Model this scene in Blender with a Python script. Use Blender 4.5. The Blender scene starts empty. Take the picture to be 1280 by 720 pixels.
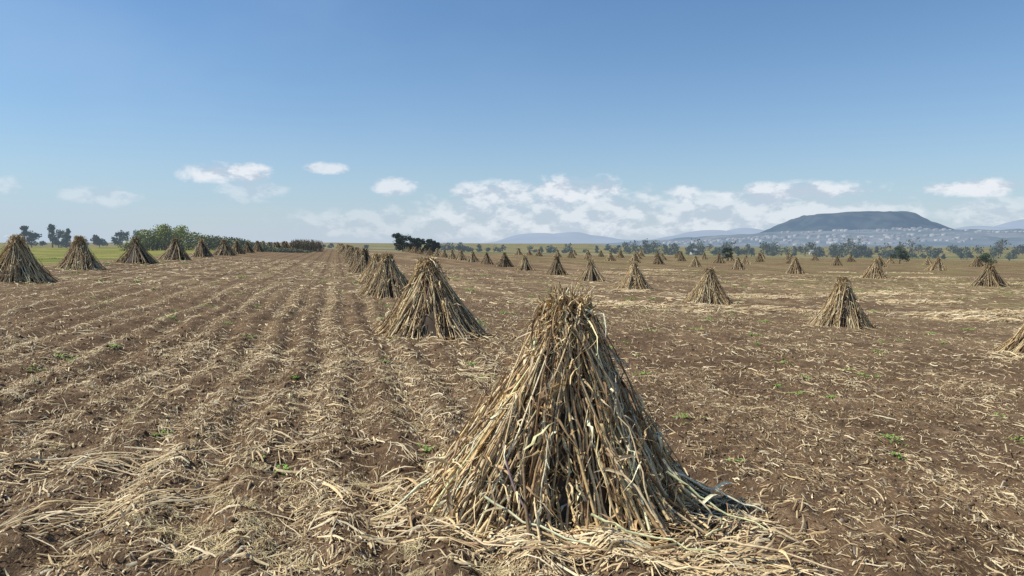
import bpy, math, random
import numpy as np
from mathutils import Vector
random.seed(7)
R = np.random.RandomState(11)
scene = bpy.context.scene

# ---------------------------------------------------------------- helpers
DX, DY = -0.25, 0.968          # direction of the furrows / rows
NX, NY = 0.968, 0.25           # across the rows

def vn(x, y, seed=0):
    xi = np.floor(x).astype(np.int64); yi = np.floor(y).astype(np.int64)
    fx = x - xi; fy = y - yi
    fx = fx*fx*(3-2*fx); fy = fy*fy*(3-2*fy)
    def h(a, b):
        n = (a*374761393 + b*668265263 + seed*974711) & 0xFFFFFFFF
        n = ((n ^ (n >> 13)) * 1274126177) & 0xFFFFFFFF
        n = (n ^ (n >> 16)) & 0xFFFF
        return n/65535.0
    return (h(xi, yi)*(1-fx)+h(xi+1, yi)*fx)*(1-fy) + (h(xi, yi+1)*(1-fx)+h(xi+1, yi+1)*fx)*fy

def sstep(a, b, x):
    t = np.clip((x-a)/(b-a), 0, 1); return t*t*(3-2*t)

S_K = np.array([-9000, -60, -32, -22, 25, 40, 66, 150, 300, 700, 9000.])
Z_K = np.array([0.5, 0.9, 1.15, 1.15, -1.12, -1.40, -1.72, -3.0, -5.0, -8.0, -8.0])
def height(x, y, detail=True):
    x = np.asarray(x, float); y = np.asarray(y, float)
    s = x*NX+y*NY; t = x*DX+y*DY
    z = (np.interp(s-3, S_K, Z_K)+np.interp(s, S_K, Z_K)+np.interp(s+3, S_K, Z_K))/3
    if detail:
        d = np.sqrt(x*x+y*y)
        near = 1-sstep(28, 60, d)
        left = 1-sstep(1.0, 5.0, s)
        inf = sstep(-24, -20, s)
        wob = (vn(t*0.25, s*0.3, 3)-0.5)*0.45
        am = (0.014+0.042*left*(0.5+vn(t*.3, s*.6, 4)))*inf*near
        z = z + am*np.cos(2*np.pi*(s+wob)/0.85)
        z = z + near*(0.08*(vn(x*0.45, y*0.45, 5)-0.5) + 0.10*(vn(x*1.7, y*1.7, 6)-0.5)*vn(x*.5+9, y*.5, 61)
                      + 0.06*(vn(x*4.3, y*4.3, 7)-0.5))
        c = vn(x*9.5, y*9.5, 8); c2 = vn(x*6+3, y*6, 81)
        z = z + near*(0.11*np.clip(c-0.58, 0, 1) + 0.12*np.clip(c2-.66, 0, 1) + 0.020*vn(x*19, y*19, 9))
    return z

def straw_mask(x, y):
    s = x*NX+y*NY; t = x*DX+y*DY
    wob = (vn(t*0.25, s*0.3, 3)-0.5)*0.45+(vn(x*1.1, y*1.1, 33)-.5)*.35
    b = 0.5+0.5*np.cos(2*np.pi*(s+wob)/1.7+0.6)
    b2 = 0.5+0.5*np.cos(2*np.pi*(s+wob)/0.85+2.2)
    left = 1-sstep(0.5, 4.0, s)
    patch = vn(x*0.55, y*0.55, 21)*0.5+vn(x*1.9, y*1.9, 22)*0.5
    clump = vn(x*5.5, y*5.5, 23)
    rows = (0.25+0.85*b)*(0.38+0.68*b2)
    m = left*rows*(0.34+1.15*sstep(.30, .62, patch)) + (1-left)*(0.14+0.46*sstep(.46, .73, patch))
    return np.clip(m*(.42+1.15*sstep(.33, .68, clump)), 0, 1)

def new_mesh(name, V, F, cols=None, mat=None, smooth=False, link=True):
    V = np.asarray(V, dtype=np.float32); F = np.asarray(F, dtype=np.int32)
    me = bpy.data.meshes.new(name)
    k = F.shape[1]
    me.vertices.add(len(V)); me.vertices.foreach_set('co', V.ravel())
    me.loops.add(F.size); me.loops.foreach_set('vertex_index', F.ravel())
    me.polygons.add(len(F))
    me.polygons.foreach_set('loop_start', np.arange(0, F.size, k, dtype=np.int32))
    me.polygons.foreach_set('loop_total', np.full(len(F), k, dtype=np.int32))
    if smooth:
        me.polygons.foreach_set('use_smooth', np.ones(len(F), dtype=bool))
    me.update(calc_edges=True)
    if cols is not None:
        at = me.color_attributes.new('Col', 'FLOAT_COLOR', 'POINT')
        c = np.ones((len(V), 4), dtype=np.float32); c[:, :3] = cols
        at.data.foreach_set('color', c.ravel())
    if mat: me.materials.append(mat)
    if not link: return me
    ob = bpy.data.objects.new(name, me); scene.collection.objects.link(ob)
    return ob

class Acc:
    def __init__(s): s.V=[]; s.F=[]; s.C=[]; s.n=0
    def add(s, V, F, C):
        V=np.asarray(V,float); s.V.append(V); s.F.append(np.asarray(F)+s.n)
        C=np.asarray(C,float)
        if C.ndim==1: C=np.tile(C,(len(V),1))
        s.C.append(C); s.n+=len(V)
    def get(s): return np.concatenate(s.V), np.concatenate(s.F), np.concatenate(s.C)

def nrm(v): return v/(np.linalg.norm(v, axis=-1, keepdims=True)+1e-9)

def tube(acc, P, rad, sides, col):
    P=np.asarray(P,float); n=len(P)
    T=nrm(np.gradient(P, axis=0))
    up=np.array([0.31,0.17,0.93]) if abs(T[0][2])<0.9 else np.array([1,0.1,0])
    A=nrm(np.cross(T, up)); B=np.cross(T, A)
    rad=np.asarray(rad,float).reshape(-1,1)
    th=np.arange(sides)*2*np.pi/sides
    V=(P[:,None,:]+rad[:,None,:]*(np.cos(th)[None,:,None]*A[:,None,:]+np.sin(th)[None,:,None]*B[:,None,:])).reshape(-1,3)
    F=[]
    for i in range(n-1):
        for j in range(sides):
            k=(j+1)%sides
            F.append((i*sides+j,i*sides+k,(i+1)*sides+k,(i+1)*sides+j))
    acc.add(V,F,col)

def ribbon(acc, P, side, w, col, fold=0.3):
    P=np.asarray(P,float); n=len(P)
    T=nrm(np.gradient(P,axis=0)); N=np.cross(T,side)
    w=np.asarray(w).reshape(-1,1)
    V=np.stack([P-side*w/2, P+N*w*fold, P+side*w/2],axis=1).reshape(-1,3)
    F=[]
    for i in range(n-1):
        a=i*3; b=a+3
        F.append((a,a+1,b+1,b)); F.append((a+1,a+2,b+2,b+1))
    acc.add(V,F,col)

# ---------------------------------------------------------------- materials
def nodes_of(mat):
    mat.use_nodes=True; nt=mat.node_tree; nt.nodes.clear(); return nt
class G:
    def __init__(s, nt): s.nt=nt
    def n(s, t, **kw):
        nd=s.nt.nodes.new(t)
        for k,v in kw.items(): setattr(nd,k,v)
        return nd
    def put(s, sock, v):
        if isinstance(v, bpy.types.NodeSocket): s.nt.links.new(v, sock)
        else: sock.default_value=v
    def math(s, op, a, b=None, c=None, clamp=False):
        nd=s.n('ShaderNodeMath', operation=op); nd.use_clamp=clamp
        s.put(nd.inputs[0],a)
        if b is not None: s.put(nd.inputs[1],b)
        if c is not None: s.put(nd.inputs[2],c)
        return nd.outputs[0]
    def vmath(s, op, a, b=None):
        nd=s.n('ShaderNodeVectorMath', operation=op); s.put(nd.inputs[0],a)
        if b is not None: s.put(nd.inputs[1],b)
        return nd.outputs['Value'] if op in('DOT_PRODUCT','LENGTH') else nd.outputs[0]
    def mix(s, f, a, b, blend='MIX'):
        nd=s.n('ShaderNodeMix', data_type='RGBA', blend_type=blend)
        s.put(nd.inputs[0],f); s.put(nd.inputs[6],a); s.put(nd.inputs[7],b); return nd.outputs[2]
    def noise(s, vec, scale, detail=4, rough=.55, dist=0):
        nd=s.n('ShaderNodeTexNoise'); s.put(nd.inputs['Vector'],vec)
        nd.inputs['Scale'].default_value=scale; nd.inputs['Detail'].default_value=detail
        nd.inputs['Roughness'].default_value=rough; nd.inputs['Distortion'].default_value=dist
        return nd.outputs['Fac']
    def smooth(s, x, a, b):
        nd=s.n('ShaderNodeMapRange', interpolation_type='SMOOTHSTEP')
        s.put(nd.inputs[0],x); nd.inputs[1].default_value=a; nd.inputs[2].default_value=b
        return nd.outputs[0]
    def comb(s,x,y,z):
        nd=s.n('ShaderNodeCombineXYZ')
        for i,v in enumerate((x,y,z)): s.put(nd.inputs[i],v)
        return nd.outputs[0]

def straw_material(name, nscale=30, rough=.65):
    m=bpy.data.materials.new(name); nt=nodes_of(m); g=G(nt)
    at=g.n('ShaderNodeAttribute', attribute_name='Col')
    tc=g.n('ShaderNodeTexCoord')
    f=g.noise(tc.outputs['Object'], nscale, 3, .65)
    k=g.math('MULTIPLY_ADD', f, 1.5, .30)
    c=g.mix(1.0, at.outputs['Color'], g.comb(k,k,k), 'MULTIPLY')
    b=g.n('ShaderNodeBsdfPrincipled'); g.put(b.inputs['Base Color'],c)
    b.inputs['Roughness'].default_value=rough
    b.inputs['Specular IOR Level'].default_value=.35
    o=g.n('ShaderNodeOutputMaterial'); g.put(o.inputs[0],b.outputs[0])
    return m
MAT_STRAW=straw_material('dry_corn_straw')
MAT_LITTER=straw_material('straw_litter', 25)
MAT_CLOD=straw_material('clod', 25, .95)
MAT_CLOD.node_tree.nodes['Principled BSDF'].inputs['Specular IOR Level'].default_value=.05

def leaf_material(name, haze=0.0, haze_col=(.30,.38,.48)):
    m=bpy.data.materials.new(name); nt=nodes_of(m); g=G(nt)
    at=g.n('ShaderNodeAttribute', attribute_name='Col')
    tc=g.n('ShaderNodeTexCoord')
    f=g.noise(tc.outputs['Object'], .8, 2, .6)
    k=g.math('MULTIPLY_ADD', f, 1.2, .4)
    c=g.mix(1.0, at.outputs['Color'], g.comb(k,k,k), 'MULTIPLY')
    b=g.n('ShaderNodeBsdfPrincipled'); g.put(b.inputs['Base Color'],c)
    b.inputs['Roughness'].default_value=.7; b.inputs['Specular IOR Level'].default_value=.2
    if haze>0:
        b.inputs['Emission Color'].default_value=(*haze_col,1); b.inputs['Emission Strength'].default_value=haze  # distance haze added as a faint glow of the surface itself
    o=g.n('ShaderNodeOutputMaterial'); g.put(o.inputs[0],b.outputs[0])
    return m
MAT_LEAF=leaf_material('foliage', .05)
MAT_LEAF_FAR=leaf_material('foliage_far_hazed', .20)
MAT_WEED=leaf_material('weed_leaf')

# ---------------------------------------------------------------- ground
def axis(fine0, fine1, step, grow_p, grow_n, lim_p, lim_n):
    a=list(np.arange(fine0, fine1, step)); d=step; v=a[-1]
    while v<lim_p: d*=grow_p; v+=d; a.append(v)
    d=step; v=a[0]; b=[]
    while v>lim_n: d*=grow_n; v-=d; b.append(v)
    return np.array(b[::-1]+a)
xs=axis(-8,8,.04,1.035,1.035,9000,-9000)
ys=axis(4.4,15,.04,1.02,1.12,9000,-300)
X,Y=np.meshgrid(xs,ys)
Zg=height(X,Y)
nx,ny=len(xs),len(ys)
V=np.stack([X.ravel(),Y.ravel(),Zg.ravel()],1)
ii=(np.arange(ny-1)[:,None]*nx+np.arange(nx-1)[None,:]).ravel()
F=np.stack([ii,ii+1,ii+nx+1,ii+nx],1)

gm=bpy.data.materials.new('field_soil'); nt=nodes_of(gm); g=G(nt)
geo=g.n('ShaderNodeNewGeometry'); pos=geo.outputs['Position']
s_=g.vmath('DOT_PRODUCT',pos,(NX,NY,0)); t_=g.vmath('DOT_PRODUCT',pos,(DX,DY,0))
st=g.comb(s_,t_,0.0)
n1=g.noise(pos,.55,3,.6); n2=g.noise(pos,5,5,.65); n3=g.noise(pos,38,3,.7)
a=g.math('MULTIPLY_ADD',n1,.5,g.math('MULTIPLY',n2,.5))
a=g.math('MULTIPLY_ADD',n3,.35,a)
soil=g.mix(g.smooth(a,.47,.85),(.072,.044,.025,1),(.19,.122,.071,1))
dry=g.mix(g.smooth(g.noise(pos,1.7,4,.7),.50,.78),soil,(.245,.168,.102,1))
def streak(rot, sx, sy, lo, hi):
    mp=g.n('ShaderNodeMapping'); mp.inputs['Rotation'].default_value=(0,0,rot)
    mp.inputs['Scale'].default_value=(sx,sy,1); g.put(mp.inputs[0],st)
    return g.smooth(g.noise(mp.outputs[0],1,2,.55,.4),lo,hi)
k=g.math('MAXIMUM',streak(.3,55,7,.62,.67),streak(1.5,55,7,.63,.68))
k=g.math('MAXIMUM',k,streak(-.7,50,6,.63,.68))
wob=g.math('MULTIPLY',g.math('SUBTRACT',g.noise(st,.25,2),.5),.4)
sw=g.math('ADD',s_,wob)
band=g.math('MULTIPLY_ADD',g.math('COSINE',g.math('MULTIPLY_ADD',sw,2*math.pi/1.7,.6)),.5,.5)
band2=g.math('MULTIPLY_ADD',g.math('COSINE',g.math('MULTIPLY_ADD',sw,2*math.pi/.85,2.2)),.5,.5)
left=g.math('SUBTRACT',1,g.smooth(s_,.5,5))
patch=g.smooth(g.noise(pos,.35,3,.6),.42,.62)
mp=g.n('ShaderNodeMapping'); mp.inputs['Scale'].default_value=(.22,.03,1); g.put(mp.inputs[0],st)
bandr=g.smooth(g.noise(mp.outputs[0],1,3,.6),.45,.62)
mL=g.math('MULTIPLY',left,g.math('MULTIPLY_ADD',g.math('MULTIPLY',band,band2),.85,.28))
mR=g.math('MULTIPLY',g.math('SUBTRACT',1,left),g.math('MULTIPLY_ADD',bandr,.6,.27))
msk=g.math('MULTIPLY',g.math('ADD',mL,mR),g.math('MULTIPLY_ADD',patch,.8,.4),clamp=True)
rad=g.vmath('LENGTH',pos)
far=g.smooth(rad,14,55)
strawc=g.mix(n2,(.38,.265,.13,1),(.60,.465,.26,1))
fine=g.smooth(g.noise(pos,14,4,.75),.46,.62)
tint=g.math('MULTIPLY',g.math('MULTIPLY',far,msk),g.math('MULTIPLY_ADD',fine,.75,.18))
kk=g.math('MAXIMUM',g.math('MULTIPLY',k,g.smooth(msk,.05,.5)),tint)
col=g.mix(kk,dry,strawc)
fur=g.math('MULTIPLY',g.math('MULTIPLY',g.smooth(band2,.55,.95),g.smooth(rad,25,60)),.45)
col=g.mix(g.math('MULTIPLY',fur,left),col,(.065,.041,.025,1))
gr=g.math('SUBTRACT',1,g.smooth(g.math('ADD',s_,g.math('MULTIPLY',n1,4)),-22,-18))
grass=g.mix(g.smooth(g.noise(pos,.12,4,.7),.4,.6),(.14,.16,.04,1),(.29,.26,.085,1))
grass=g.mix(g.smooth(n2,.5,.8),grass,(.24,.21,.085,1))
col=g.mix(gr,col,grass)
yy=g.n('ShaderNodeSeparateXYZ'); g.put(yy.inputs[0],pos)
farg=g.smooth(g.math('MULTIPLY_ADD',n1,30,yy.outputs[1]),260,310)
fg2=g.mix(g.smooth(g.noise(pos,.018,4,.65),.42,.6),(.14,.145,.08,1),(.30,.25,.15,1))
col=g.mix(farg,col,fg2)
wd=g.math('MULTIPLY',g.smooth(s_,30,55),g.smooth(g.noise(pos,.12,4,.7),.44,.62))
col=g.mix(g.math('MULTIPLY',wd,.65),col,(.18,.17,.06,1))
b=g.n('ShaderNodeBsdfPrincipled'); g.put(b.inputs['Base Color'],col)
b.inputs['Roughness'].default_value=.95; b.inputs['Specular IOR Level'].default_value=.08
hgt=g.math('MULTIPLY_ADD',n3,.45,g.math('MULTIPLY',n2,1.1))
bp=g.n('ShaderNodeBump'); bp.inputs['Strength'].default_value=.9; bp.inputs['Distance'].default_value=.06
g.put(bp.inputs['Height'],hgt); g.put(b.inputs['Normal'],bp.outputs[0])
o=g.n('ShaderNodeOutputMaterial'); g.put(o.inputs[0],b.outputs[0])
new_mesh('ground',V,F,None,gm,smooth=True)

# ---------------------------------------------------------------- corn shocks
PAL=np.array([(.66,.50,.27),(.54,.385,.185),(.48,.37,.22),(.19,.115,.055),(.78,.66,.42),(.34,.22,.11),(.60,.46,.27),(.25,.17,.09)])
PW=np.array([.20,.18,.12,.13,.14,.12,.07,.04])
def pal(rs, k=1.0):
    c=PAL[rs.choice(len(PAL),p=PW)]; return np.clip(c*k*rs.uniform(.7,1.15),0,.8)

def build_shock(name, rx, ry, H, nstalk, nleaf, sides, seed, rscale=1.0, lean=(0,0), seg=8, skirt=0, near=False, tone=1.0, nb=24):
    rs=np.random.RandomState(seed); acc=Acc()
    lean=np.array([lean[0],lean[1],0.])
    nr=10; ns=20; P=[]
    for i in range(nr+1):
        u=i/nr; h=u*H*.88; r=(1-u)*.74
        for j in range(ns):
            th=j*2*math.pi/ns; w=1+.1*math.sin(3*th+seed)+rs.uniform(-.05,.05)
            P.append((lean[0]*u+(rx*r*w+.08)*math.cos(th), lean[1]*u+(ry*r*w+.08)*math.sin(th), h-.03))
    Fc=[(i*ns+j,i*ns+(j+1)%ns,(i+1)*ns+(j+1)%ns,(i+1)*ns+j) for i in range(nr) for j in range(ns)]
    acc.add(P,Fc,np.array([.06,.04,.022]))  # added opaque core, coloured dark to stand for shade between the stalks
    ph=[rs.uniform(0,6.28) for _ in range(4)]
    def prof(th):
        return 1+.06*math.sin(2*th+ph[0])+.05*math.sin(5*th+ph[1])
    bun=[(2*math.pi*(k+rs.uniform(-.35,.35))/nb, rs.uniform(.82,1.09), rs.normal(0,.18), rs.uniform(.78,1.12), rs.uniform(.12,.28)) for k in range(nb)]
    bun+=[(rs.uniform(0,6.28), rs.uniform(.55,.9), rs.normal(0,.2), rs.uniform(.75,1.0), rs.uniform(.08,.2)) for k in range(nb//3)]
    paths=[]
    for i in range(nstalk):
        bt,br,btilt,bh,brn=bun[rs.randint(len(bun))]
        th=bt+rs.normal(0,.085*24/nb) if rs.rand()<.80 else rs.uniform(0,2*math.pi)
        layer=rs.rand()
        rb=br*(.84+.15*layer)*prof(th)+abs(rs.normal(0,.06))*(rs.rand()<.4)
        b0=np.array([rx*rb*math.cos(th), ry*rb*math.sin(th), rs.uniform(-.03,.05)])
        th2=th+btilt+rs.normal(0,.30) if near else bt+btilt+rs.normal(0,.30)
        typ=rs.rand()
        neck=H*rs.uniform(.74,.86)
        rn=brn*rs.uniform(.6,1.1)+.05*layer
        nk=lean+np.array([rn*math.cos(th2), rn*math.sin(th2), neck])
        if typ<.40:
            f=rs.uniform(.2,.85); end=b0+(nk-b0)*f
            end=end+np.array([math.cos(th),math.sin(th),0])*rs.uniform(.0,.13)
            L=np.linspace(0,1,seg)[:,None]; P=b0+(end-b0)*L
        else:
            topz=H*(rs.uniform(.87,.96) if rs.rand()<.8 else rs.uniform(.94,1.0)); ro=rn*rs.uniform(.5,1.1)
            tp=lean+np.array([ro*math.cos(th2+.6*rs.randn()), ro*math.sin(th2+.6*rs.randn()), topz])
            n1_=seg-3; L=np.linspace(0,1,n1_)[:,None]
            P=np.concatenate([b0+(nk-b0)*L, nk+(tp-nk)*np.array([[.35],[.7],[1.]])])
        bul=np.sin(np.linspace(0,1,len(P))*math.pi)
        out=np.array([math.cos(th),math.sin(th),.5])
        P=P+bul[:,None]*out*rs.normal(-.03,.05)
        tang=np.array([-math.sin(th),math.cos(th),0])
        P=P+(bul[:,None]*tang*rs.normal(0,.10))+rs.normal(0,.013,P.shape)
        if rs.rand()<.18:
            kk_=np.array([math.cos(th),math.sin(th),0])*rs.uniform(.03,.36)+tang*rs.normal(0,.14)
            P[0]+=kk_; P[1]+=kk_*.35
        r0=rs.uniform(.0085,.0175)*rscale
        rad=np.linspace(r0,r0*.5,len(P)); rad[0]*=1.2
        c=pal(rs,bh); C=np.repeat((c*rs.uniform(.7,1.2,(len(P),1))),sides,axis=0)
        tube(acc,P,rad,sides,C); paths.append((P,th))
    for i in range(nleaf):
        P0,th=paths[rs.randint(len(paths))]
        q=rs.rand()**.75; k=q*(len(P0)-1); k0=min(int(k),len(P0)-2)
        st=P0[k0]+(P0[k0+1]-P0[k0])*(k-k0)
        T=nrm(P0[k0+1]-P0[k0]); out=nrm(np.array([math.cos(th),math.sin(th),.15]))
        tang=np.array([-math.sin(th),math.cos(th),0])
        L=rs.uniform(.12,.58); n=6; u=np.linspace(0,1,n)[:,None]
        hang=rs.rand()
        sd=tang*rs.normal(0,.45)
        if hang<.58:
            P=st+out*(.01+.07*np.sin(u*math.pi)*rs.uniform(.2,1.6))+T*L*(.16*np.sin(u*2.2))-T*L*.85*u**1.3+sd*L*u
        elif hang<.84:
            P=st+T*L*u*.7+out*(.01+.09*u**2*rs.uniform(-.2,1.4))+sd*L*u*.8
        else:
            P=st+out*L*rs.uniform(.2,.65)*u+T*L*.30*u-np.array([0,0,1.])*L*.5*u**2+sd*L*u
        P=P+rs.normal(0,.014,P.shape)
        P[:,2]=np.clip(P[:,2],.01,H*.97)
        tw=rs.uniform(0,math.pi)+np.linspace(0,rs.normal(0,1.8),n)
        sdv=nrm(np.cos(tw)[:,None]*tang+np.sin(tw)[:,None]*out*.8)
        w=rs.uniform(.012,.046)*rscale**.6*np.array([.6,1,.9,.75,.5,.12])
        c=pal(rs,1.05); C=np.repeat(c*rs.uniform(.7,1.2,(n,1)),3,axis=0)
        ribbon(acc,P,sdv,w,C,fold=rs.uniform(-.4,.4))
    for i in range(int(nleaf*.28)):
        th=rs.uniform(0,6.283); r=rs.uniform(.02,.27); z=H*rs.uniform(.70,.94)
        r*=1.12-.3*max(0,(z/H-.8)/.14)
        st=lean+np.array([r*math.cos(th),r*math.sin(th),z])
        o2=np.array([math.cos(th),math.sin(th),0]); tg=np.array([-math.sin(th),math.cos(th),0])
        L=rs.uniform(.10,.30); n=6; u=np.linspace(0,1,n)[:,None]
        upk=rs.uniform(.1,.8) if rs.rand()<.7 else rs.uniform(.7,1.2)
        P=st+np.array([0,0,1.])*L*(upk*u-rs.uniform(.2,1.9)*u**2)+o2*L*rs.uniform(.05,.6)*u+tg*L*rs.normal(0,.35)*u+rs.normal(0,.010,(n,3))
        P[:,2]=np.minimum(P[:,2],H*(1.0-.06*rs.rand()))
        sdv=nrm(rs.normal(0,1,(1,3))+rs.normal(0,.35,(n,3)))
        w=rs.uniform(.010,.040)*rscale**.5*np.array([.7,1,.9,.8,.5,.1])
        ribbon(acc,P,sdv,w,pal(rs,.88),fold=rs.uniform(-.4,.4))
    for i in range(int(18+nleaf*.02)):
        th=rs.uniform(0,6.283); r=rs.uniform(0,.24); o2=np.array([math.cos(th),math.sin(th),0])
        st=lean+o2*r+[0,0,H*rs.uniform(.82,.9)]; L=H*rs.uniform(.06,.15); u=np.linspace(0,1,4)[:,None]
        P=st+np.array([0,0,1.])*L*u+o2*L*rs.uniform(0,.7)*u**1.5+rs.normal(0,.008,(4,3))
        tube(acc,P,np.array([.008,.007,.006,.003])*rscale,4,pal(rs,.8))
    for i in range(skirt):
        th=rs.uniform(0,6.283); r=.84+abs(rs.normal(0,.22))
        c0=np.array([rx*r*math.cos(th),ry*r*math.sin(th),.015+rs.rand()*.09*max(0,1.3-r)/.4])
        a=th+rs.normal(0,.9)+(math.pi/2 if rs.rand()<.6 else 0); L=rs.uniform(.08,.60)
        u=np.linspace(-.5,.5,5)[:,None]
        P=c0+np.array([math.cos(a),math.sin(a),0])*L*u+rs.normal(0,.012,(5,3)); P[:,2]=np.maximum(P[:,2],.012)
        r0=rs.uniform(.005,.013)*rscale
        tube(acc,P,np.linspace(r0,r0*.5,5),sides,pal(rs,1.1))
    if near:
        for pts in [[(-.75,-.95,.42),(-.35,-1.15,.22),(.25,-1.38,.10),(.62,-1.5,.05)],
                    [(-1.0,-1.25,.06),(-.3,-1.4,.10),(.5,-1.42,.07),(1.1,-1.5,.04)],
                    [(1.15,-.55,.5),(1.45,-.62,.28),(1.75,-.72,.10),(2.05,-.9,.05)],
                    [(1.3,-.2,.38),(1.65,-.15,.2),(1.95,-.3,.07),(2.2,-.42,.04)],
                    [(-1.35,-.3,.35),(-1.6,-.5,.16),(-1.78,-.7,.05),(-1.85,-.85,.04)],
                    [(1.5,-1.2,.05),(1.8,-1.4,.09),(2.05,-1.5,.06),(2.4,-1.75,.03)],
                    [(-.55,-.75,.85),(-.42,-.98,.45),(-.2,-1.2,.12),(-.1,-1.28,.03)],
                    [(.5,-.7,.8),(.75,-.9,.45),(.98,-1.08,.15),(1.05,-1.15,.03)],
                    [(-1.0,-.4,.75),(-1.15,-.55,.45),(-1.38,-.7,.16),(-1.5,-.78,.03)],
                    [(1.1,-.5,.6),(1.32,-.6,.36),(1.55,-.72,.14),(1.66,-.78,.03)],
                    [(.3,-1.2,.3),(.6,-1.3,.2),(1.0,-1.35,.12),(1.4,-1.45,.04)]]:
            q=np.array(pts); u=np.linspace(0,3,10); P=np.stack([np.interp(u,range(4),q[:,j]) for j in range(3)],1)+rs.normal(0,.012,(10,3))
            tube(acc,P,np.linspace(.014,.008,10),6,np.clip(pal(rs,1.05),.15,.58))
            for j in range(3):
                k=rs.randint(1,8); st=P[k]; a=rs.uniform(0,6.28); u2=np.linspace(0,1,5)[:,None]
                Q=st+np.array([math.cos(a),math.sin(a),0])*.3*u2+np.array([0,0,1])*(.05*np.sin(u2*3)); Q[:,2]=np.maximum(Q[:,2],.02)
                ribbon(acc,Q,nrm(rs.normal(0,1,(1,3))+rs.normal(0,.2,(5,3))),np.array([.03,.04,.035,.02,.005]),pal(rs,1.1))
    V,F,C=acc.get()
    return new_mesh(name,V,F,np.clip(C*tone,0,.82),MAT_STRAW,link=False)

def place(name, me, x, y, rot=0, sc=(1,1,1), dz=0):
    ob=bpy.data.objects.new(name, me); scene.collection.objects.link(ob)
    z=float(height(np.array([x]),np.array([y]))[0])+dz
    ob.location=(x,y,z); ob.rotation_euler=(0,0,rot); ob.scale=sc
    return ob

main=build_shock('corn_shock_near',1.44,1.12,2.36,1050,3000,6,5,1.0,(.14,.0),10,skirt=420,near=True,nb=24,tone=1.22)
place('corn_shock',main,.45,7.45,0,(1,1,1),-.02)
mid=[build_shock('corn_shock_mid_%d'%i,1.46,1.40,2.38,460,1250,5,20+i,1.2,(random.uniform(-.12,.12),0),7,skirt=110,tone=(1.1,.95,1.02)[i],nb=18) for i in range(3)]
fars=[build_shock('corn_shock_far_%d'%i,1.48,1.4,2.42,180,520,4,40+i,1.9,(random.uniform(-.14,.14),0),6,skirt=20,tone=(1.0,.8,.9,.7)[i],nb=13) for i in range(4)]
rr=random.Random(3)
def shock(x,y,k=None):
    d=math.hypot(x,y)
    me=rr.choice(mid if d<60 else fars)
    sc=rr.uniform(.88,1.08) if k is None else k
    w=sc*rr.uniform(.90,1.1)
    ob=place('corn_shock',me,x,y,rr.uniform(0,6.28),(w,w*rr.uniform(.9,1.1),sc),-.03)
shock(-2.62,21.6,1.04); shock(-6.6,36.6,1.02)
x,y=-10.2,50.5
for i in range(20):
    shock(x+rr.uniform(-.3,.3),y+rr.uniform(-.6,.6)); x-=3.72; y+=14.1
for (x,y) in [(-25.4,35),(-31,49),(-34.6,63),(-37.6,76.5),(-41.2,91),(-44.2,105)]: shock(x,y,1.03)
x,y=-47.8,119
for i in range(13):
    shock(x+rr.uniform(-.3,.3),y+rr.uniform(-.6,.6)); x-=3.62; y+=14
for (x,y) in [(15.2,31.4),(12.5,43.4),(10.2,57),(8.1,70.4),(5.5,84)]: shock(x,y,1.0)
shock(18.0,22.4,1.0)
x,y=2.1,98
for i in range(15):
    shock(x+rr.uniform(-.4,.4),y+rr.uniform(-.8,.8)); x-=3.4; y+=14
for s0,y0,n in [(66,73,14),(88,150,9),(110,128,10),(150,150,8)]:
    for i in range(n):
        y=y0+14*i; x=(s0-.25*y)/.968
        shock(x+rr.uniform(-1,1),y+rr.uniform(-1.5,1.5))

# ---------------------------------------------------------------- litter
def litter(x, y, L, w, hr, ang, lift, colr, K=4, bend=.12):
    n=len(x); u=np.linspace(-.5,.5,K)[None,:]
    bd=R.normal(0,bend,n)[:,None]
    a=ang[:,None]+bd*u*3
    dx=np.cos(a)*L[:,None]; dy=np.sin(a)*L[:,None]
    px=x[:,None]+dx*u; py=y[:,None]+dy*u
    pz=height(px,py)
    tilt=R.rand(n)[:,None]
    z=pz+lift[:,None]*(.35+tilt*(u+.5)*1.4+R.rand(n)[:,None]*np.cos(u*math.pi)*.6)+.006
    nxv=-np.sin(a); nyv=np.cos(a)
    tp=(np.array([.75,1,.9,.35]) if K==4 else np.array([1,1,.8]))[None,:]
    ww=w[:,None]*tp/2
    roll=R.normal(0,.45,n)[:,None]*w[:,None]
    A=np.stack([px-nxv*ww,py-nyv*ww,z-roll*.5],-1)
    B=np.stack([px+nxv*ww,py+nyv*ww,z+roll*.5],-1)
    C=np.stack([px,py,z+hr[:,None]*ww*2],-1)
    V=np.stack([A,C,B],2).reshape(-1,3)
    base=(np.arange(n)*K*3)[:,None]
    f=[]
    for i in range(K-1):
        for (p,q) in ((0,1),(1,2)):
            f.append([i*3+p,i*3+q,(i+1)*3+q,(i+1)*3+p])
    f=np.array(f); F=(base[:,:,None]+f[None]).reshape(-1,4)
    return V,F,np.repeat(colr,K*3,axis=0)
LP=np.array([(.66,.52,.30),(.56,.42,.225),(.74,.62,.40),(.40,.28,.145),(.60,.48,.30),(.25,.17,.095)])
def lcol(n,k=1.0):
    return np.clip(LP[R.choice(len(LP),n,p=[.27,.22,.14,.15,.13,.09])]*R.uniform(.68,1.12,(n,1))*k,0,.8)
Vs=[];Fs=[];Cs=[];off=0
def push(t):
    global off
    V,F,C=t; Vs.append(V);Fs.append(F+off);Cs.append(C);off+=len(V)
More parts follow.
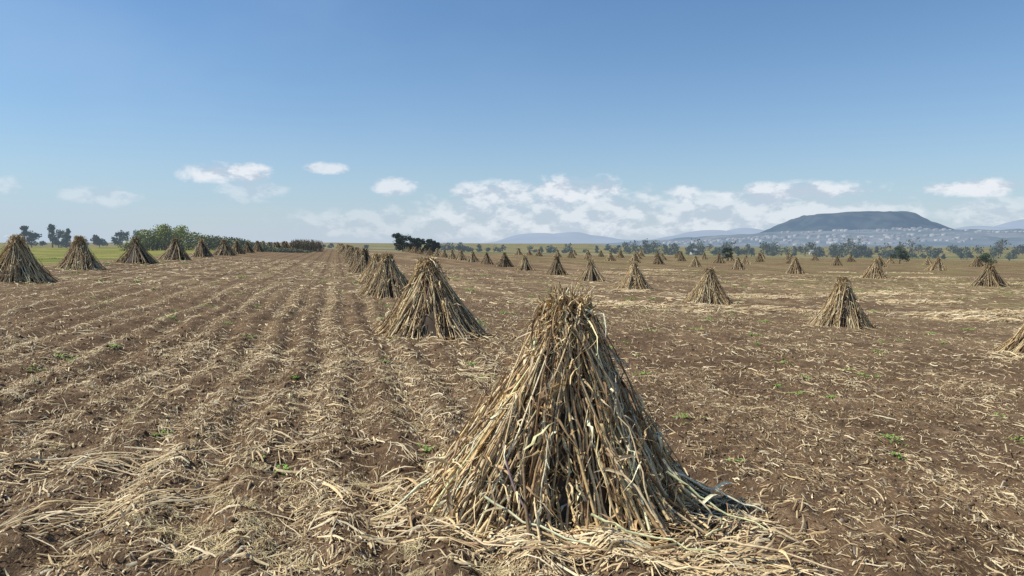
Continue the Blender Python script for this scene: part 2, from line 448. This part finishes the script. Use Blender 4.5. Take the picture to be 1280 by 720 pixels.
def scatter(ncand, y0, y1, pw, keep=straw_mask, half=.82):
    u=R.rand(ncand); y=(y0**pw+(y1**pw-y0**pw)*u)**(1/pw)
    x=R.uniform(-1,1,ncand)*(y*half+2.5)
    k=R.rand(ncand)<keep(x,y)
    s=x*NX+y*NY; k&=s>-21
    return x[k],y[k]
def rowang(n,sp=.9):
    base=math.atan2(DY,DX); return np.where(R.rand(n)<.3, base+R.normal(0,sp*.5,n), R.uniform(0,2*math.pi,n))
def lens(n,a,b,p=2.0): return a+(b-a)*R.rand(n)**p
x,y=scatter(165000,4.6,17,1.3); n=len(x)
push(litter(x,y,lens(n,.02,.15),lens(n,.004,.019),R.uniform(0,.5,n),rowang(n),R.uniform(.002,.025,n),lcol(n)))
x,y=scatter(12000,4.6,18,1.4); n=len(x)
push(litter(x,y,lens(n,.10,.42),lens(n,.007,.024),R.uniform(.1,.8,n),rowang(n),R.uniform(.005,.05,n),lcol(n,1.05)))
x,y=scatter(75000,15,40,1.4); n=len(x)
push(litter(x,y,lens(n,.05,.34),lens(n,.010,.030),R.uniform(.1,.6,n),rowang(n),R.uniform(.01,.045,n),lcol(n)))
x,y=scatter(44000,36,95,1.5); n=len(x)
push(litter(x,y,R.uniform(.15,.6,n),R.uniform(.02,.05,n),R.uniform(.1,.6,n),rowang(n),R.uniform(.01,.06,n),lcol(n,.95),K=3))
half=lambda x,y:np.full(len(x),.5)*(.3+1.2*sstep(.4,.7,vn(x*1.3,y*1.3,91)))
x,y=scatter(3400,4.8,30,1.3,half); n=len(x)
push(litter(x,y,lens(n,.08,.42,1.8),R.uniform(.007,.022,n),R.uniform(.3,.9,n),R.uniform(0,6.28,n),R.uniform(.01,.07,n),lcol(n,1.1)))
x,y=scatter(36000,4.8,16,1.3,half); n=len(x)
push(litter(x,y,lens(n,.02,.10),R.uniform(.004,.012,n),R.uniform(0,.5,n),R.uniform(0,6.28,n),R.uniform(.002,.02,n),lcol(n,.9)))
def heap(cx,cy,sx,sy,rot,n,a0,asp,Lm=(.3,1.0),hmax=.1,wm=(.007,.022),k=1.0):
    p=R.normal(0,1,(n,2))*[sx,sy]; c,s=math.cos(rot),math.sin(rot)
    x=cx+p[:,0]*c-p[:,1]*s; y=cy+p[:,0]*s+p[:,1]*c
    push(litter(x,y,lens(n,*Lm,1.5),R.uniform(*wm,n),R.uniform(.3,.9,n),a0+R.normal(0,asp,n),R.uniform(.01,hmax,n),lcol(n,k),bend=.09))
heap(.8,6.15,.75,.16,-.08,300,-.12,.5,(.12,.95),.12,k=1.1)
heap(1.5,6.0,.5,.16,-.3,130,-.35,.6,(.12,.8),.09,k=1.1)
heap(2.3,6.95,.4,.4,.4,200,.5,.9,(.10,.5),.08)
heap(-1.15,7.2,.35,.45,0,170,.6,.9,(.10,.5),.08)
heap(2.4,6.0,.4,.12,-.5,10,-.6,.15,(.5,.9),.04,k=1.2)
heap(-3.9,6.5,.55,.22,.75,110,.75,.5,(.12,.9),.08)
heap(-4.9,7.8,.6,.3,.5,80,.5,.7,(.12,.8),.08)
heap(-3.1,8.6,.7,.3,1.7,80,1.5,.9,(.10,.5),.06)
heap(-1.9,7.2,.3,.12,-.9,8,-.9,.15,(.5,.8),.04,k=1.2)
heap(-2.6,21.2,1.7,1.5,0,260,0,1.5,(.10,.5),.05,(.01,.03))
for i in range(46):
    y=5.5+14*R.rand(); heap(R.uniform(-.8,.2)*y,y,R.uniform(.1,.4),R.uniform(.06,.2),R.uniform(0,3.1),int(R.uniform(8,40)),R.uniform(0,3.14),.7,(.06,.42),.05)
heap(17.0,21.9,.9,.45,.2,120,.2,.8,(.2,.9),.12,(.015,.03))
for i in range(22):
    y=R.uniform(34,110); x=R.uniform(.15,.75)*y
    heap(x,y,R.uniform(1,4),R.uniform(.3,.8),R.normal(0,.3),200,0,.9,(.3,1.0),.16,(.02,.05),1.0)
for i in range(120):
    y=4.9+12*R.rand()**1.5; x=R.uniform(-.8,.15)*y
    if i<16: y=R.uniform(5.2,7.2); x=R.uniform(-3.9,-1.0)
    n=R.randint(25,85); r=R.uniform(.03,.11)
    push(litter(x+R.normal(0,r,n),y+R.normal(0,r*.7,n),R.uniform(.05,.16,n),R.uniform(.003,.006,n),R.uniform(0,.4,n),R.uniform(0,6.28,n),R.uniform(.01,.05,n),lcol(n)*.5+np.array([.32,.27,.14]),bend=.6))
new_mesh('straw_litter',np.concatenate(Vs),np.concatenate(Fs),np.concatenate(Cs),MAT_LITTER)

acc=Acc()
for i in range(1500):
    si=round(R.uniform(-20,30)/.85)*.85-.2+R.normal(0,.06); ti=4+R.rand()**1.5*34
    x=si*NX+ti*DX; y=si*NY+ti*DY
    if y<4.6 or abs(x)>y*.85+1: continue
    z=float(height(np.array([x]),np.array([y]))[0]); h=R.uniform(.03,.11)
    tl=R.normal(0,.04,2)
    tube(acc,[(x,y,z-.02),(x+tl[0]*.5,y+tl[1]*.5,z+h*.5),(x+tl[0],y+tl[1],z+h)],[.013,.012,.010],5,lcol(1)[0])
V,F,C=acc.get(); new_mesh('corn_stubble',V,F,C,MAT_LITTER)

N=20000; yc=4.7+16*R.rand(N)**1.3; xc=R.uniform(-.82,.82,N)*(yc+2); zc=height(xc,yc)
base=np.array([(1,0,0),(.3,.95,0),(-.8,.6,0),(-.8,-.6,0),(.3,-.95,0),(0,0,1),(0,0,-1.)])
fc=np.array([(0,1,5),(1,2,5),(2,3,5),(3,4,5),(4,0,5),(1,0,6),(2,1,6),(3,2,6),(4,3,6),(0,4,6)])
sz=(.008+.034*R.rand(N)**4)[:,None,None]
Vc=base[None]*sz*R.uniform(.5,1.4,(N,7,3))+np.stack([xc,yc,zc+sz[:,0,0]*.1],1)[:,None,:]
Fc=(np.arange(N)[:,None,None]*7+fc[None]).reshape(-1,3)
cc=np.array([.15,.097,.057])*R.uniform(.6,1.3,(N,1)); cc[R.rand(N)<.015]=(.27,.22,.17)
new_mesh('soil_clods',Vc.reshape(-1,3),Fc,np.repeat(cc,7,axis=0),MAT_CLOD)

# ---------------------------------------------------------------- green weeds
acc=Acc()
spots=[(-11.9,26.5,.5),(-.75,14.6,.28),(-1.15,9.3,.14),(3.1,9.2,.12),(6.0,14.3,.25),(-1.2,25,.4),(3.0,30,.5),(8.9,17,.3)]
for i in range(170):
    y=8+67*R.rand(); spots.append((R.uniform(-.75,.78)*y,y,R.uniform(.04,.2)*(1+y/45)))
for (x,y,r) in spots:
    for j in range(int(12+50*r)):
        px=x+R.normal(0,r*.5); py=y+R.normal(0,r*.5); z=float(height(np.array([px]),np.array([py]))[0])
        th=R.uniform(0,6.28); L=R.uniform(.04,.11)*(1+y/50); u=np.linspace(0,1,4)[:,None]
        P=np.array([px,py,z])+np.array([math.cos(th),math.sin(th),0])*L*u*.9+np.array([0,0,1.])*L*(1.1*u-.9*u**2)
        sd=np.tile([-math.sin(th),math.cos(th),0.],(4,1))
        ribbon(acc,P,sd,L*.28*np.array([.5,1,.8,.05]),np.array([.19,.32,.06])*R.uniform(.7,1.3),.15)
V,F,C=acc.get(); new_mesh('green_weeds',V,F,C,MAT_WEED)

# ---------------------------------------------------------------- trees
def leaves(acc, C0, r, n, size, col, rs):
    d=nrm(rs.normal(0,1,(n,3)))*(rs.rand(n,1)**.45)*np.asarray(r)
    c=np.asarray(C0)+d
    a=nrm(rs.normal(0,1,(n,3))); b=nrm(np.cross(a,rs.normal(0,1,(n,3))))
    s=size*rs.uniform(.5,1.2,(n,1))
    V=np.stack([c-a*s,c-b*s*.6,c+a*s,c+b*s*.6],1).reshape(-1,3)
    F=np.arange(n*4).reshape(-1,4)
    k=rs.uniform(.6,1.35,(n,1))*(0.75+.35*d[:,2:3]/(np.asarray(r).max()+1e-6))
    acc.add(V,F,np.repeat(np.asarray(col)*k,4,axis=0))
def tree(acc, x, y, H, W, n, size, col, rs, style='round', z=None, f0=.25):
    if z is None: z=float(height(np.array([x]),np.array([y]),False)[0])-.1
    lean_=rs.normal(0,.03,2)*H
    hh=H*(.8 if style=='round' else .95)
    P=[(x,y,z),(x+lean_[0]*.3,y+lean_[1]*.3,z+hh*.35),(x+lean_[0]*.7,y+lean_[1]*.7,z+hh*.7),(x+lean_[0],y+lean_[1],z+hh)]
    tube(acc,P,np.array([.032,.024,.014,.004])*H,6,np.array([.09,.07,.05]))
    nc={'round':13,'tall':10,'cone':9}[style]
    for i in range(nc):
        th=rs.uniform(0,6.28)
        if style=='round':
            f=rs.uniform(f0,.92); rr_=W*.5*rs.uniform(.25,.85)*math.sqrt(max(.2,1-((f-.5)/.55)**2)); cr=W*rs.uniform(.15,.27)
        elif style=='tall':
            f=rs.uniform(.3,.95); rr_=W*.5*rs.uniform(.1,.7)*(1.2-f); cr=W*rs.uniform(.16,.28)
        else:
            f=.15+.8*i/nc; rr_=W*.12*rs.rand(); cr=W*.48*(1.05-f)
        c=np.array([x+lean_[0]*f+rr_*math.cos(th),y+lean_[1]*f+rr_*math.sin(th),z+H*f])
        t0=np.array([x+lean_[0]*f*.8,y+lean_[1]*f*.8,z+H*f*.72])
        tube(acc,[t0,(t0+c)/2+[0,0,.02*H],c],np.array([.012,.008,.003])*H,4,np.array([.09,.07,.05]))
        leaves(acc,c,np.array([cr,cr,cr*.75]),n//nc,size,np.asarray(col)*rs.uniform(.7,1.3),rs)
rs=np.random.RandomState(5)
def one_tree(name,x,y,H,W,n,size,col,style,mat=MAT_LEAF,f0=.25):
    a=Acc(); tree(a,x,y,H,W,n,size,col,rs,style,None,f0); V,F,C=a.get(); return new_mesh(name,V,F,C,mat)
DG=(.055,.08,.035)
for (x,y,H,W,s) in [(-178,250,8.2,5,'tall'),(-172,256,8.8,5,'tall'),(-167,252,6.6,5.5,'round'),(-184,262,6.4,6,'round'),(-163,250,7.8,5,'cone'),(-158,262,4.6,6,'round')]:
    one_tree('eucalyptus_tree',x,y,H,W,900,.40,DG,s,MAT_LEAF_FAR)
for (x,y,H,W) in [(-143,250,7.0,6),(-138,254,6.4,5.5),(-133,256,5.6,5),(-129,262,5.4,6)]:
    one_tree('field_tree',x,y,H,W,800,.40,DG,'round',MAT_LEAF_FAR)
for (x,y,H,W) in [(-48.0,300,8.8,9.5),(-42.5,303,7.0,7.5),(-38.0,306,6.0,6.5),(-35.0,308,5.2,5.5)]:
    one_tree('oak_tree',x,y,H,W,2600,.42,(.050,.070,.034),'round',MAT_LEAF,.14)
a=Acc()
for i in range(170):
    u=rs.rand(); x=-83+u*34+rs.normal(0,.5); y=150+rs.normal(0,3)+u*8
    h=(5.8*math.exp(-((u-.20)/.15)**2)+2.7*math.exp(-((u-.5)/.26)**2)+.7)*rs.uniform(.6,.95)
    z=float(height(np.array([x]),np.array([y]),False)[0])
    tube(a,[(x,y,z-.1),(x+.2,y,z+h*.5),(x+.1,y,z+h*.9)],[.08,.05,.02],4,np.array([.1,.08,.05]))
    col=np.array([.33,.36,.09]) if u<.42 else np.array([.17,.19,.07])
    leaves(a,(x,y,z+h*.75),(1.5,1.5,min(1.0,h*.35)),80,.22,col*rs.uniform(.6,1.25),rs)
    leaves(a,(x,y,z+h*.35),(1.4,1.4,h*.35),60,.22,col*rs.uniform(.5,.9),rs)
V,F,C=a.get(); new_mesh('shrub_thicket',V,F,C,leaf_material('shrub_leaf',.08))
a=Acc()
def line(x0,x1,y0,y1,n,Hm,Wm,nl,size,col,sp=8):
    for i in range(n):
        u=rs.rand(); x=x0+(x1-x0)*u; y=y0+(y1-y0)*u+rs.normal(0,sp)
        H=rs.uniform(*Hm)*(1.0 if rs.rand()<.8 else 1.5)
        z=float(height(np.array([x]),np.array([y]),False)[0])-.1
        tree(a,x,y,H,H*rs.uniform(*Wm),nl,size,np.array(col)*rs.uniform(.7,1.4),rs,rs.choice(['round','tall','round']),z)
line(-400,-215,360,360,16,(2,4),(.9,1.6),120,.6,(.07,.09,.045),20)
line(-170,-60,330,340,22,(1.0,2.4),(1,2),120,.5,(.07,.09,.045))
line(-35,60,330,340,40,(1.5,3.6),(.9,1.8),120,.5,(.07,.09,.045))
line(60,200,330,320,60,(1.8,4.6),(.9,1.7),140,.5,(.06,.08,.04),20)
line(120,330,300,300,60,(2,4.6),(.9,1.7),140,.5,(.06,.08,.04),25)
line(60,520,520,520,120,(3.5,8),(.9,1.5),120,.8,(.07,.09,.065),60)
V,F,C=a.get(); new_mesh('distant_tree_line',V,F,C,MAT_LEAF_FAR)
for (x,y,H,W) in [(105,185,4.8,5.0),(122,176,3.2,4.5),(60,190,3.8,3.2)]:
    one_tree('small_tree',x,y,H,W,900,.22,(.06,.085,.035),'round')
a=Acc()
for i in range(260):
    x=-57+rs.uniform(-3.5,3.5); y=190+rs.uniform(-4,4); z=float(height(np.array([x]),np.array([y]),False)[0]); h=rs.uniform(2.2,3.4)
    tube(a,[(x,y,z-.1),(x+rs.normal(0,.1),y,z+h*.5),(x+rs.normal(0,.25),y,z+h)],[.05,.04,.02],4,np.array([.22,.16,.08])*rs.uniform(.5,1.1))
    leaves(a,(x,y,z+h*.6),(.4,.4,h*.4),10,.22,np.array([.22,.17,.08])*rs.uniform(.5,1.1),rs)
V,F,C=a.get(); new_mesh('standing_dry_corn',V,F,C,MAT_LEAF)

# ---------------------------------------------------------------- hills
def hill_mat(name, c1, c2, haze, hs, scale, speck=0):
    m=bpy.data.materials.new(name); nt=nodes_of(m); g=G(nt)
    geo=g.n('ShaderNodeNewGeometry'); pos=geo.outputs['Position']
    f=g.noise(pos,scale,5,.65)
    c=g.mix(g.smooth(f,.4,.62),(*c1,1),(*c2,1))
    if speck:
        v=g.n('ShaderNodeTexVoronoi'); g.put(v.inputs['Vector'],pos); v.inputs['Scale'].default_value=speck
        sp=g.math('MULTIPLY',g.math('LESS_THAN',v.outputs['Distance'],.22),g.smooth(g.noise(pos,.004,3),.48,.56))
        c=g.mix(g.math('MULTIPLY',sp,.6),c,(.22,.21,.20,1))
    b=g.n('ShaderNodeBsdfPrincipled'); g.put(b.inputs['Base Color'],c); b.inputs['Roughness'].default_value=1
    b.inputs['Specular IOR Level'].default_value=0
    b.inputs['Emission Color'].default_value=(*haze,1); b.inputs['Emission Strength'].default_value=hs  # aerial haze painted on: bluish base colours plus a constant glow
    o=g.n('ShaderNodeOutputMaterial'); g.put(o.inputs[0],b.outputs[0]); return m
def heightfield(name, x0,x1,y0,y1,nx,ny,fn,mat):
    xs=np.linspace(x0,x1,nx); ys=np.linspace(y0,y1,ny); X,Y=np.meshgrid(xs,ys)
    Z=fn(X,Y); ii=(np.arange(ny-1)[:,None]*nx+np.arange(nx-1)[None,:]).ravel()
    return new_mesh(name,np.stack([X.ravel(),Y.ravel(),Z.ravel()],1),np.stack([ii,ii+1,ii+nx+1,ii+nx],1),None,mat,smooth=True)
def mesa(X,Y):
    cx,cy=2150,4300
    r=np.sqrt(((X-cx)/1.0)**2+((Y-cy)/.9)**2)
    ang=np.arctan2(Y-cy,X-cx)
    base=710+35*np.sin(3*ang+1)+40*(vn(ang*3+20,ang*0,37)-.5)
    h=np.interp(r/base,[0,.25,.42,.52,.66,.84,1.05,1.5],[194,196,190,170,124,68,26,-20])
    h=h+ (X-cx)*.035*np.clip(1.2-r/base,0,1)
    h=h+26*(vn(X/110,Y/110,31)-.5)*sstep(.3,.7,r/base)+9*(vn(X/35,Y/35,32)-.5)+6*(vn(X/150,Y/300,38)-.5)
    return h-8
M1=hill_mat('mesa_rock_hazed',(.022,.035,.042),(.045,.058,.058),(.19,.265,.39),.60,.008)
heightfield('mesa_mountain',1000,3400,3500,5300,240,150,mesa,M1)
def foothills(X,Y):
    e=sstep(150,900,X)*sstep(1500,1900,Y)
    h=44*sstep(200,1500,X)*sstep(1500,2300,Y)*(.6+.6*vn(X/420,Y/420,41))+14*vn(X/120,Y/120,42)*e+6*(vn(X/40,Y/40,43))*e
    return h-14+6*e
M2=hill_mat('foothill_fields_hazed',(.03,.045,.045),(.09,.09,.082),(.26,.345,.47),.66,.007,.035)
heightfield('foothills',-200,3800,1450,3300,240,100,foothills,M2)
def rng1(X,Y):
    pk=[(.03,.0150),(.075,.011),(.11,.007),(.29,.014),(.34,.016),(.68,.020),(.75,.030),(.6,.012),(.84,.027),(.95,.02),(1.2,.02)]
    h=0*X
    for c,a in pk: h=np.maximum(h,a*np.exp(-((X/8000-c)/.05)**2))
    h=h+.006*sstep(-.1,.2,X/8000)
    prof=np.exp(-((Y-8000)/900)**2)
    return (h*8000+46*(vn(X/260,Y/600,51)-.5)+50*(vn(X/700,Y/900,52)-.5))*prof-20
M3=hill_mat('far_range_rock_hazed',(.05,.07,.09),(.07,.09,.11),(.42,.50,.63),.74,.001)
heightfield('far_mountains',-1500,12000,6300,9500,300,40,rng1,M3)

a=Acc()
for i in range(900):
    X_=rs.uniform(450,2700); Y_=rs.uniform(1700,2400)
    if vn(np.array([X_/260]),np.array([Y_/260]),77)[0]<.40: continue
    z=float(foothills(np.array([X_]),np.array([Y_]))[0])
    w,d,h=rs.uniform(6,13),rs.uniform(6,10),rs.uniform(3,6); th=rs.uniform(-.4,.4); c,s=math.cos(th),math.sin(th)
    b=[(-w/2,-d/2,-3),(w/2,-d/2,-3),(w/2,d/2,-3),(-w/2,d/2,-3),(-w/2,-d/2,h),(w/2,-d/2,h),(w/2,d/2,h),(-w/2,d/2,h),(-w/2,0,h+1.5),(w/2,0,h+1.5)]
    V=[(X_+p[0]*c-p[1]*s,Y_+p[0]*s+p[1]*c,z+p[2]) for p in b]
    Fh=[(0,1,5,4),(1,2,6,5),(2,3,7,6),(3,0,4,7),(4,5,9,8),(6,7,8,9)]
    wall=np.array([.22,.21,.195])*rs.uniform(.4,1.1); roof=np.array([.13,.10,.085])*rs.uniform(.6,1.3)
    a.add(V,Fh,np.array([wall]*8+[roof]*2))
V,F,C=a.get(); new_mesh('distant_town',V,F,C,leaf_material('town_walls_hazed',.60,(.27,.355,.475)))

def plain(name,col,rough=.6,sc=1.5):
    m=bpy.data.materials.new(name); nt=nodes_of(m); g=G(nt); tc=g.n('ShaderNodeTexCoord')
    f=g.noise(tc.outputs['Object'],sc,5,.6); c=g.mix(f,(*[v*.75 for v in col],1),(*[min(.85,v*1.1) for v in col],1))
    b=g.n('ShaderNodeBsdfPrincipled'); g.put(b.inputs['Base Color'],c); b.inputs['Roughness'].default_value=rough
    o=g.n('ShaderNodeOutputMaterial'); g.put(o.inputs[0],b.outputs[0]); return m
MW=plain('white_wall',(.62,.63,.63)); MRf=plain('sheet_roof',(.38,.38,.39)); MWin=plain('dark_window',(.04,.045,.05),.2)
def boxm(name,c,d,mat,parent):
    x,y,z=c; w,l,h=[v/2 for v in d]
    V=[(x+i*w,y+j*l,z+k*h) for i in(-1,1) for j in(-1,1) for k in(-1,1)]
    F=[(0,1,3,2),(4,6,7,5),(0,4,5,1),(2,3,7,6),(0,2,6,4),(1,5,7,3)]
    o=new_mesh(name,V,F,None,mat); o.parent=parent; return o
def farmhouse(x,y,w,d,h,rot):
    e=bpy.data.objects.new('white_farm_building',None); scene.collection.objects.link(e)
    z=float(height(np.array([x]),np.array([y]),False)[0]); e.location=(x,y,z+.1); e.rotation_euler=(0,0,rot)
    boxm('walls',(0,0,h/2-.5),(w,d,h+1),MW,e)
    V=[(-w/2-.3,-d/2-.4,h+.01),(w/2+.3,-d/2-.4,h+.01),(w/2+.3,d/2+.4,h+.01),(-w/2-.3,d/2+.4,h+.01),(-w/2-.3,0,h+.9),(w/2+.3,0,h+.9)]
    me=bpy.data.meshes.new('roof'); me.from_pydata(V,[],[(0,1,5,4),(2,3,4,5),(1,2,5),(3,0,4),(3,2,1,0)]); me.materials.append(MRf)
    r=bpy.data.objects.new('roof',me); scene.collection.objects.link(r); r.parent=e
    nwin=max(2,int(w/3))
    for i in range(nwin):
        xx=-w/2+w*(i+.5)/nwin
        if i==nwin//2: boxm('door',(xx,-d/2-.03,1.0),(1.0,.08,2.0),MWin,e)
        else: boxm('window',(xx,-d/2-.03,1.6),(1.1,.08,.9),MWin,e)
farmhouse(190,430,4.5,4,2.3,.1); farmhouse(92,345,4.5,4,2.0,-.1)

# ---------------------------------------------------------------- sun and sky
SUN_EL=math.radians(52); SUN_AZ=math.radians(-94)
sd=Vector((math.sin(SUN_AZ)*math.cos(SUN_EL),math.cos(SUN_AZ)*math.cos(SUN_EL),math.sin(SUN_EL)))
L=bpy.data.lights.new('sun','SUN'); L.energy=5.0; L.angle=math.radians(.5); L.color=(1,.94,.83)
lo=bpy.data.objects.new('sun',L); scene.collection.objects.link(lo)
lo.rotation_euler=sd.to_track_quat('Z','Y').to_euler(); lo.location=(-50,20,60)

w=bpy.data.worlds.new('World'); scene.world=w; w.use_nodes=True; nt=w.node_tree; nt.nodes.clear(); g=G(nt)
SK=.095
sky=g.n('ShaderNodeTexSky'); sky.sky_type='NISHITA'; sky.sun_disc=False
sky.sun_elevation=SUN_EL; sky.sun_rotation=SUN_AZ; sky.altitude=300; sky.air_density=1.15; sky.dust_density=.4; sky.ozone_density=2.5
tc=g.n('ShaderNodeTexCoord'); dirv=tc.outputs['Generated']
sp=g.n('ShaderNodeSeparateXYZ'); g.put(sp.inputs[0],dirv)
az=g.math('ARCTAN2',sp.outputs[0],sp.outputs[1]); el=g.math('ARCSINE',sp.outputs[2])
blobs=[(288,217,56,13,.95),(318,238,46,14,.45),(410,211,29,7,.8),(497,234,29,12,.8),(630,243,70,16,.85),(715,241,66,20,.95),(850,243,27,12,.85),
 (700,268,190,32,.72),(985,243,112,14,.92),(940,268,190,30,.70),(1220,235,72,11,1.),(1255,266,95,20,.5),(130,246,50,12,.4),(5,232,32,12,.35),(480,278,120,18,.38)]
uv=g.comb(az,g.math('MULTIPLY',el,1.8),0.0)
f1=g.noise(uv,24,5,.60,.2); f2=g.noise(uv,4,3,.55)
tot=None
for (bx,by,hw,hh,amt) in blobs:
    A=math.atan((bx-640)/853); E=math.atan((303-by)/853*math.cos(A)); wa=hw/853*math.cos(A)**2; we=hh/853*math.cos(A)
    da=g.math('MULTIPLY',g.math('SUBTRACT',az,A),1/(wa*1.1)); de=g.math('MULTIPLY',g.math('SUBTRACT',el,E),1/(we*1.15))
    d2=g.math('ADD',g.math('MULTIPLY',da,da),g.math('MULTIPLY',de,de))
    v=g.math('SUBTRACT',1.0,d2)
    v=g.math('ADD',v,g.math('MULTIPLY',g.math('SUBTRACT',f1,.47),3.0))
    v=g.math('MULTIPLY',g.smooth(v,.0,1.05),amt)
    tot=v if tot is None else g.math('MAXIMUM',tot,v)
f3=g.noise(g.vmath('ADD',uv,(0,.03,0)),24,5,.60,.2)
lit=g.smooth(g.math('SUBTRACT',f1,f3),-.12,.10)
ccol=g.mix(lit,(.53/SK,.61/SK,.72/SK,1),(.82/SK,.86/SK,.91/SK,1))
hz=g.math('MULTIPLY',g.math('EXPONENT',g.math('MULTIPLY',g.math('MAXIMUM',el,0.0),-9.5)),.92)
hzc=(.54/SK,.62/SK,.73/SK,1)
veil=g.math('MULTIPLY',g.smooth(f2,.35,.75),g.math('MULTIPLY',g.smooth(g.math('MULTIPLY',az,-1),-.4,.9),.25))
skc=g.mix(1.0,sky.outputs[0],(.80,1.06,1.27,1),'MULTIPLY')
c=g.mix(hz,skc,hzc)
c=g.mix(veil,c,(.42/SK,.58/SK,.78/SK,1))
c=g.mix(tot,c,ccol)
bg=g.n('ShaderNodeBackground'); g.put(bg.inputs[0],c); bg.inputs[1].default_value=SK
o=g.n('ShaderNodeOutputWorld'); g.put(o.inputs[0],bg.outputs[0])

# ---------------------------------------------------------------- camera
cd=bpy.data.cameras.new('camera'); cam=bpy.data.objects.new('camera',cd); scene.collection.objects.link(cam)
cam.location=(0,0,2.85); cam.rotation_euler=(math.radians(90-3.82),0,0)
cd.sensor_width=36; cd.lens=24.0; cd.clip_start=.1; cd.clip_end=30000
scene.camera=cam
scene.view_settings.view_transform='Standard'; scene.view_settings.look='None'
scene.view_settings.exposure=0; scene.view_settings.gamma=1
